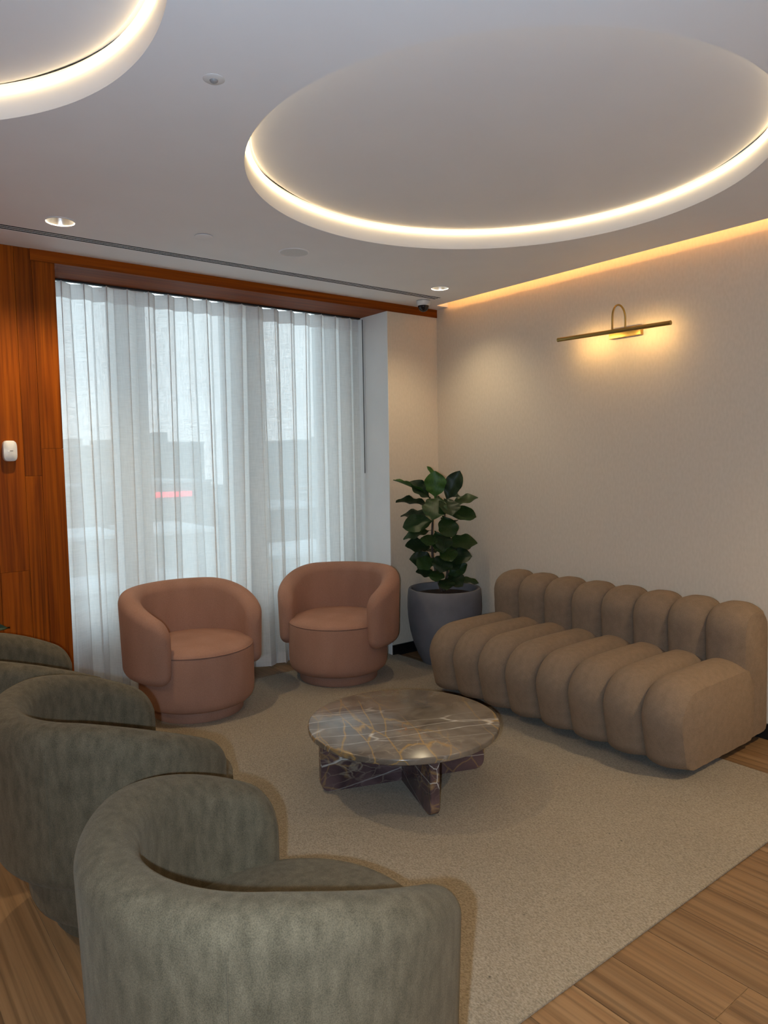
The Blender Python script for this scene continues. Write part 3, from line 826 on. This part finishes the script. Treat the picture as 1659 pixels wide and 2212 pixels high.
stems = [[(790, 2120, .02), (720, 1880, .02), (650, 1560, .0), (640, 1250, .0), (660, 950, .01), (700, 700, .0), (740, 480, 0), (700, 230, 0)],
         [(830, 2120, -.02), (890, 1850, -.02), (880, 1560, -.01), (830, 1250, -.02), (850, 950, -.02), (880, 640, -.02)]]
for st in stems:
    pp = [P3(*a) for a in st]
    tube('stem', pp, [.011-.007*i/len(pp) for i in range(len(pp))], M['stem'], pl, 8)
up, fr_, ba = UV_, TV, -TV
LV = [ # base(X,Y,t) tip(X,Y,t) normal width kind
 ((715, 330, 0), (590, 70, .02), RV*.6+fr_*.5+up*.2, .055, 'leaf_light'),
 ((700, 590, .03), (705, 170, .08), fr_+up*.15, .165, 'leaf_light'),
 ((620, 600, .0), (345, 300, .05), fr_*.8+up*.7, .13, 'leaf_dark'),
 ((600, 560, -.01), (55, 245, .02), up*.9-RV*.2+fr_*.05, .12, 'leaf_light'),
 ((880, 640, .0), (1085, 165, .05), fr_*.9-RV*.25, .135, 'leaf_dark'),
 ((930, 720, .0), (1355, 530, .04), up*.75+fr_*.40, .13, 'leaf_mid'),
 ((640, 720, .0), (75, 600, .04), up*.9+fr_*.33, .13, 'leaf_dark'),
 ((760, 560, .02), (640, 830, .20), fr_*.7+up*.7, .19, 'leaf_mid'),
 ((850, 600, .02), (960, 780, .18), fr_*.6+up*.7+RV*.2, .17, 'leaf_dark'),
 ((850, 800, .0), (1355, 870, .06), up*.7+fr_*.6, .155, 'leaf_mid'),
 ((660, 880, -.02), (135, 835, -.06), up*.8+fr_*.35, .12, 'leaf_dark'),
 ((670, 960, .02), (185, 1000, .08), up*.55+fr_*.75, .16, 'leaf_mid'),
 ((820, 880, .02), (960, 1190, .12), fr_*.9+up*.3+RV*.2, .16, 'leaf_mid'),
 ((650, 1120, .0), (180, 1160, .05), up*.85+fr_*.4, .12, 'leaf_mid'),
 ((640, 1180, .03), (560, 1290, .15), fr_*.6+up*.8, .13, 'leaf_mid'),
 ((650, 1400, .0), (215, 1330, .04), fr_*.7+up*.7, .14, 'leaf_dark'),
 ((690, 1120, .03), (830, 1420, .12), fr_*.8+up*.3+RV*.3, .14, 'leaf_mid'),
 ((850, 1330, .0), (1355, 1265, .05), up*.7+fr_*.6, .15, 'leaf_mid'),
 ((860, 1450, -.01), (1300, 1365, -.04), up*.7+fr_*.5, .12, 'leaf_dark'),
 ((850, 1580, .02), (1250, 1495, .10), up*.6+fr_*.7, .15, 'leaf_dark'),
 ((680, 1620, .0), (300, 1540, .05), fr_*.8+up*.5, .14, 'leaf_dark'),
 ((680, 1560, .03), (400, 1690, .10), fr_*.6+up*.7, .14, 'leaf_mid'),
 ((860, 1500, .03), (760, 1740, .14), fr_*.8+up*.5, .16, 'leaf_dark'),
 ((870, 1560, .0), (1060, 1680, .10), up*.6+fr_*.6, .15, 'leaf_dark'),
 ((720, 1880, .0), (385, 1760, .04), up*.8+fr_*.5, .12, 'leaf_dark'),
 ((730, 1760, .02), (690, 1860, .14), fr_*.6+up*.7, .12, 'leaf_mid'),
 ((890, 1860, .0), (1180, 1660, .04), fr_*.8-RV*.3+up*.2, .11, 'leaf_mid'),
 ((960, 1930, .0), (1395, 1950, .03), up*.9+fr_*.25, .11, 'leaf_mid'),
 ((860, 1900, .02), (860, 2010, .15), fr_*.5+up*.8, .13, 'leaf_dark'),
 ((900, 1850, .0), (1110, 1960, .10), up*.7+fr_*.6, .14, 'leaf_dark'),
 ((870, 1280, -.03), (960, 1190, -.20), up*.9, .14, 'leaf_dark'),
 ((680, 900, -.03), (560, 800, -.2), up*.9, .14, 'leaf_dark'),
 ((860, 1000, -.03), (1000, 940, -.18), up*.8+fr_*.3, .14, 'leaf_dark'),
 ((700, 1500, -.02), (560, 1450, -.18), up*.9, .13, 'leaf_dark'),
 ((900, 560, -.02), (1060, 480, -.10), up*.5+fr_*.8, .13, 'leaf_dark'),
 ((850, 1180, .03), (800, 1350, .17), fr_*.7+up*.6, .14, 'leaf_dark'),
 ((840, 1380, .03), (940, 1560, .16), fr_*.7+up*.6, .14, 'leaf_mid'),
]
for i, (b_, t_, n_, w_, kd) in enumerate(LV):
    put_leaf(pl, P3(*b_), P3(*t_), n_, w_*1.08, kd, i)

# second plant, almost wholly outside the frame on the left: one leaf tip shows
pb = tag(empty('potted_plant', (-3.62, -.26, 0)), 'dark green plant at the left edge, one leaf tip showing before the timber wall', 'potted plant')
lathe('pot', pot_profile(.17, .38), M['pot'], pb, 48)
lathe('soil', [(0, .33), (.13, .325), (.14, .318), (0, .318)], M['soil'], pb, 24)
tube('stem', [(0, 0, .32), (.01, 0, .55), (0, .0, .85)], [.010, .008, .005], M['stem'], pb, 8)
for i in range(9):
    a = 2.4*i+.6; z = .45+.05*i
    if i == 4: continue
    ca, sa = math.cos(a), math.sin(a)*.55
    put_leaf(pb, Vector((0, 0, z)), Vector((.22*ca, .22*sa, z+.08)), Vector((-ca*.3, -sa*.3, 1)), .10, 'leaf_dark', i)
put_leaf(pb, Vector((0, 0, .62)), Vector((.405, .01, .745)), Vector((-.3, -.35, 1)), .085, 'leaf_dark', 1)

# ================================================================== OUTSIDE, far below the window
GZ = -30.0
mg = noise_mat('city_ground', (.26, .28, .27), (.42, .43, .41), .06, .9, 5, coord='Object')
tag(mesh('ground', [(-900, -900, GZ), (900, -900, GZ), (900, 900, GZ), (-900, 900, GZ)], [(0, 1, 2, 3)], mg), kind='structure')
def bmat(name, c): return noise_mat(name, [x*.94 for x in c], c, .3, .9, 2)
BC = {'grey': bmat('facade_grey', (.36, .38, .37)), 'pale': bmat('facade_pale', (.55, .58, .57)), 'white': bmat('facade_white', (.80, .82, .82)),
      'buff': bmat('facade_buff', (.46, .43, .38)), 'dark': bmat('facade_dark', (.24, .26, .26)), 'glassy': bmat('facade_window', (.20, .23, .25)),
      'roof': bmat('flat_roof', (.62, .64, .64)), 'green': bmat('tree_green', (.18, .22, .17))}
def building(name, label, x0, x1, y, dep, top, col, rows=0, bays=0, roofc='roof', crown=None, base=GZ):
    t = tag(empty(name, ((x0+x1)/2, y, base)), label, 'building')
    hw = (x1-x0)/2; h = top-base
    box('facade', (-hw, 0, 0), (hw, dep, h), BC[col], t)
    box('roof', (-hw-.3, -.3, h), (hw+.3, dep+.3, h+.6), BC[roofc], t)
    if crown:
        for (a, b_, hh) in crown: box('plant_room', (a*hw, dep*.2, h+.6), (b_*hw, dep*.7, h+hh), BC[col], t)
    if rows:
        me = None; ww = 2*hw/bays
        for r_ in range(rows):
            for c_ in range(bays):
                if me is None:
                    o = box('window', (-ww*.32, -.12, -.7), (ww*.32, .05, .7), BC['glassy'], t); me = o.data
                else: o = bpy.data.objects.new('window', me); link(o, t)
                o.location = (-hw+ww*(c_+.5), 0, h-2.4-r_*3.4)
    return t
building('office_building', 'buff slab block on the skyline at the left end of the window', 58, 78, 250, 25, 7.0, 'buff', 5, 6, crown=[(-.5, -.1, 3.0), (.5, .95, 2.6)])
building('office_building', 'wide grey block with a rooftop box on the skyline behind the middle pane', 82, 109, 250, 30, 8.3, 'grey', 4, 7, crown=[(-.15, .15, 4.2)])
building('apartment_tower', 'pale tower with white balcony bands behind the right-hand pane', 146, 172, 245, 30, 9.0, 'pale', 0, 0, crown=[(.5, .99, 2.4)])
tw_ = bpy.data.objects['apartment_tower']
for k in range(6): box('balcony_band', (-13.2, -1.4, 25.5-k*2.5), (10, 0, 26.4-k*2.5), BC['white'], tw_)
building('warehouse', 'low warehouse with a red lit sign band behind the middle pane', 50, 66, 150, 30, -3.2, 'grey', 1, 5)
ws = bpy.data.objects['warehouse']
box('sign_band', (-5.0, -.5, 23.8), (3.2, -.2, 25.0), emis('red_sign', (1.0, .06, .10), 7.0), ws)
building('hall', 'big pale hall with a white roof edge low behind the middle pane', 33.6, 44, 100, 18, -9.4, 'pale', 0, 0, 'white')
building('shed', 'long low shed with a bright white roof behind the left pane', 15, 30, 100, 14, -9.2, 'buff', 1, 5, 'white')
building('shop_row', 'low grey shop row in front of the bright white shed', 8, 27, 70, 8, -11.5, 'grey', 1, 6, 'roof')
building('depot', 'flat grey depot behind the right-hand pane', 68, 88, 130, 25, -9.0, 'dark', 1, 6, 'roof')
building('terrace', 'mid-height row of pale houses left of the red sign', 26, 44, 170, 16, -4.0, 'buff', 2, 6, 'roof')
building('car_park', 'open deck car park low behind the right-hand pane', 46, 66, 85, 14, -12.5, 'pale', 1, 5, 'white')
